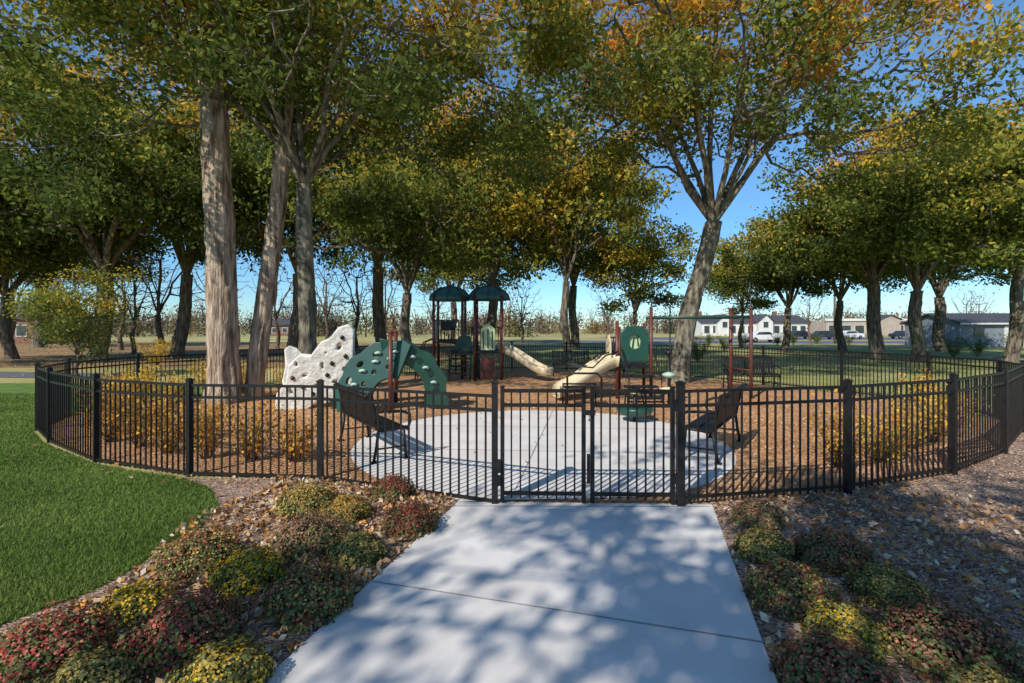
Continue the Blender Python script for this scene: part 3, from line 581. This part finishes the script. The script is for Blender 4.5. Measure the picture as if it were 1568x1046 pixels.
# ---------------------------------------------------------------- buildings
def gable(mb,x0,x1,y0,y1,ze,zr,kw,kr,ov=.35,axis='x'):
    mb.box(((x0+x1)/2,(y0+y1)/2,ze/2),(x1-x0,y1-y0,ze),kw)
    if axis=='x':
        ym=(y0+y1)/2
        for s_ in(0,1):
            ye=(y0-ov) if s_==0 else (y1+ov); th=.15
            mb.add([(x0-ov,ye,ze-.05),(x1+ov,ye,ze-.05),(x1+ov,ym,zr),(x0-ov,ym,zr),(x0-ov,ye,ze+th),(x1+ov,ye,ze+th),(x1+ov,ym,zr+th),(x0-ov,ym,zr+th)],[(0,1,2,3),(4,5,6,7),(0,1,5,4),(1,2,6,5),(3,0,4,7)],kr)
        for xx_ in(x0,x1): mb.add([(xx_,y0,ze),(xx_,y1,ze),(xx_,ym,zr)],[(0,1,2)],kw)
    else:
        xm=(x0+x1)/2
        for xe in(x0-ov,x1+ov):
            mb.add([(xe,y0-ov,ze-.05),(xe,y1+ov,ze-.05),(xm,y1+ov,zr),(xm,y0-ov,zr),(xe,y0-ov,ze+.12),(xe,y1+ov,ze+.12),(xm,y1+ov,zr+.15),(xm,y0-ov,zr+.15)],[(0,1,2,3),(4,5,6,7),(0,1,5,4),(0,3,7,4)],kr)
        for yy_ in(y0,y1): mb.add([(x0,yy_,ze),(x1,yy_,ze),(xm,yy_,zr)],[(0,1,2)],kw)
def win(mb,x,y,z,w,h,k='glass'):
    mb.box((x,y-.03,z),(w+.2,.06,h+.2),'white'); mb.box((x,y-.07,z),(w,.04,h),k)
r=empty('garage_building'); mb=MB(); d=50; x0=gp(1470,d)
gable(mb,x0,x0+9,d,d+7,2.35,3.35,'grey','roofdark'); mb.box((x0+4.9,d-.04,1.05),(.95,.08,2.1),'white'); mb.box((x0+7.6,d-.04,1.1),(2.4,.08,2.2),'white'); mb.box((x0+1.9,d-.04,1.5),(1,.08,.8),'glass'); mb.box((x0+4.5,d-.38,2.33),(9.6,.05,.16),'white'); mb.build('garage',r)
r=empty('white_colonial_building'); mb=MB(); d=125
xa=gp(1075,d); gable(mb,xa,xa+27,d,d+12,3.2,5.2,'white','roofdark')
for px in(1106,1168):
    xx_=gp(px,d); gable(mb,xx_-1.8,xx_+1.8,d-1.5,d+5,3.5,5.3,'white','roofdark',axis='y'); win(mb,xx_,d-1.5,2.8,1.2,1.4)
for i in range(12): win(mb,xa+1.2+i*2.2,d,1.6,1.3,1.8)
for px in(1085,1140,1205): mb.box((gp(px,d),d+6,5.6),(.9,.9,1.5),'brick')
mb.build('building',r)
r=empty('strip_mall_building'); mb=MB(); d=140; xa=gp(1265,d)
mb.box((xa+45,d+8,2.0),(90,16,4.0),'tan'); mb.box((xa+45,d-.1,4.3),(90.6,.5,.7),'white')
for i in range(24): win(mb,xa+2+i*3.7,d,1.6,2.5,2.2)
for i in(2,6,10): gable(mb,xa+i*7,xa+i*7+6,d-1.5,d+4,4.2,5.6,'tan','roofdark',axis='y')
mb.build('building',r)
r=empty('brown_house'); mb=MB(); d=58; xa=gp(-90,d)
gable(mb,xa,xa+11,d,d+8,3.0,5.0,'brick','roofdark')
for i in range(4): win(mb,xa+1.6+i*2.6,d,1.6,1.1,1.2)
mb.build('house',r)
r=empty('long_brick_building'); mb=MB(); d=120; xa=gp(395,d); gable(mb,xa,xa+16,d,d+9,2.6,4.2,'brick','roofdark')
for i in range(6): win(mb,xa+1.5+i*2.5,d,1.4,1.1,1.1)
mb.build('building',r)
def car(px,d,k,rz=0):
    e=empty('parked_car',(gp(px,d),d,0.02),rz); mb=MB()
    pr=[(-2.2,.35),(-2.25,.75),(-2.1,.95),(-1.5,1.0),(-.95,1.42),(.55,1.45),(1.15,1.02),(2.05,.88),(2.25,.65),(2.2,.35)]
    mb.prism(pr,k,lambda u,v,w:Vector((u,w,v)),1.75)
    mb.prism([(-1.35,1.0),(-.9,1.36),(.5,1.39),(1.0,1.02)],'glass',lambda u,v,w:Vector((u,w,v)),1.78)
    for x in(-1.4,1.4):
        for y in(-.82,.82): mb.path([(x,y-.1,.33),(x,y+.1,.33)],.33,'wheel',16); mb.path([(x,y-.11,.33),(x,y+.11,.33)],.19,'pole',12)
    mb.build('body',e,.03)
car(1168,66,'carw'); car(1262,84,'card'); car(1300,86,'carw',.1); car(1430,70,'card'); car(1445,86,'carr'); car(1385,88,'card'); car(1225,88,'card')
r=empty('utility_pole'); mb=MB(); mb.path([(gp(1278,60),60,0),(gp(1278,60),60,9)],.12,'bark',8); mb.box((gp(1278,60),60,8.4),(2,.12,.12),'bark'); mb.build('pole',r)
# ---------------------------------------------------------------- light, world, camera
el=math.radians(38); hx,hy=0.58,0.815
dv=Vector((hx*math.cos(el),hy*math.cos(el),-math.sin(el)))
L=bpy.data.lights.new('sun','SUN'); L.energy=5.0; L.angle=math.radians(.5); L.color=(1,.95,.86)
lo=bpy.data.objects.new('sun',L); lo.rotation_euler=dv.to_track_quat('-Z','Y').to_euler(); COL.objects.link(lo)
w=bpy.data.worlds.new('World'); S.world=w; w.use_nodes=True; nt=w.node_tree
sk=nt.nodes.new('ShaderNodeTexSky'); sk.sky_type='NISHITA'; sk.sun_disc=False; sk.sun_elevation=el; sk.sun_rotation=math.atan2(-hx,-hy); sk.air_density=1.1; sk.dust_density=0.0; sk.ozone_density=2.6
tc=nt.nodes.new('ShaderNodeTexCoord'); sx=nt.nodes.new('ShaderNodeSeparateXYZ'); mr=nt.nodes.new('ShaderNodeMapRange')
mr.inputs[1].default_value=0.0; mr.inputs[2].default_value=0.40; mr.inputs[3].default_value=1.0; mr.inputs[4].default_value=0.0
tint=nt.nodes.new('ShaderNodeMixRGB'); tint.blend_type='MULTIPLY'; tint.inputs[2].default_value=(0.52,0.74,1.02,1)
hs_=nt.nodes.new('ShaderNodeHueSaturation'); hs_.inputs['Saturation'].default_value=1.18
nt.links.new(tc.outputs['Generated'],sx.inputs[0]); nt.links.new(sx.outputs['Z'],mr.inputs[0]); nt.links.new(mr.outputs[0],tint.inputs[0])
nt.links.new(sk.outputs[0],tint.inputs[1]); nt.links.new(tint.outputs[0],hs_.inputs['Color'])
nt.links.new(hs_.outputs[0],nt.nodes['Background'].inputs[0]); nt.nodes['Background'].inputs[1].default_value=0.15
cam=bpy.data.cameras.new('camera'); cam.sensor_width=36; cam.lens=36*F/1568; cam.shift_y=-(523-HY)/1568; cam.clip_end=3000; cam.clip_start=.05
co=bpy.data.objects.new('camera',cam); co.location=(0,0,H); co.rotation_euler=(math.radians(90),0,0); COL.objects.link(co); S.camera=co
S.view_settings.view_transform='Standard'; S.view_settings.look='None'; S.view_settings.exposure=0
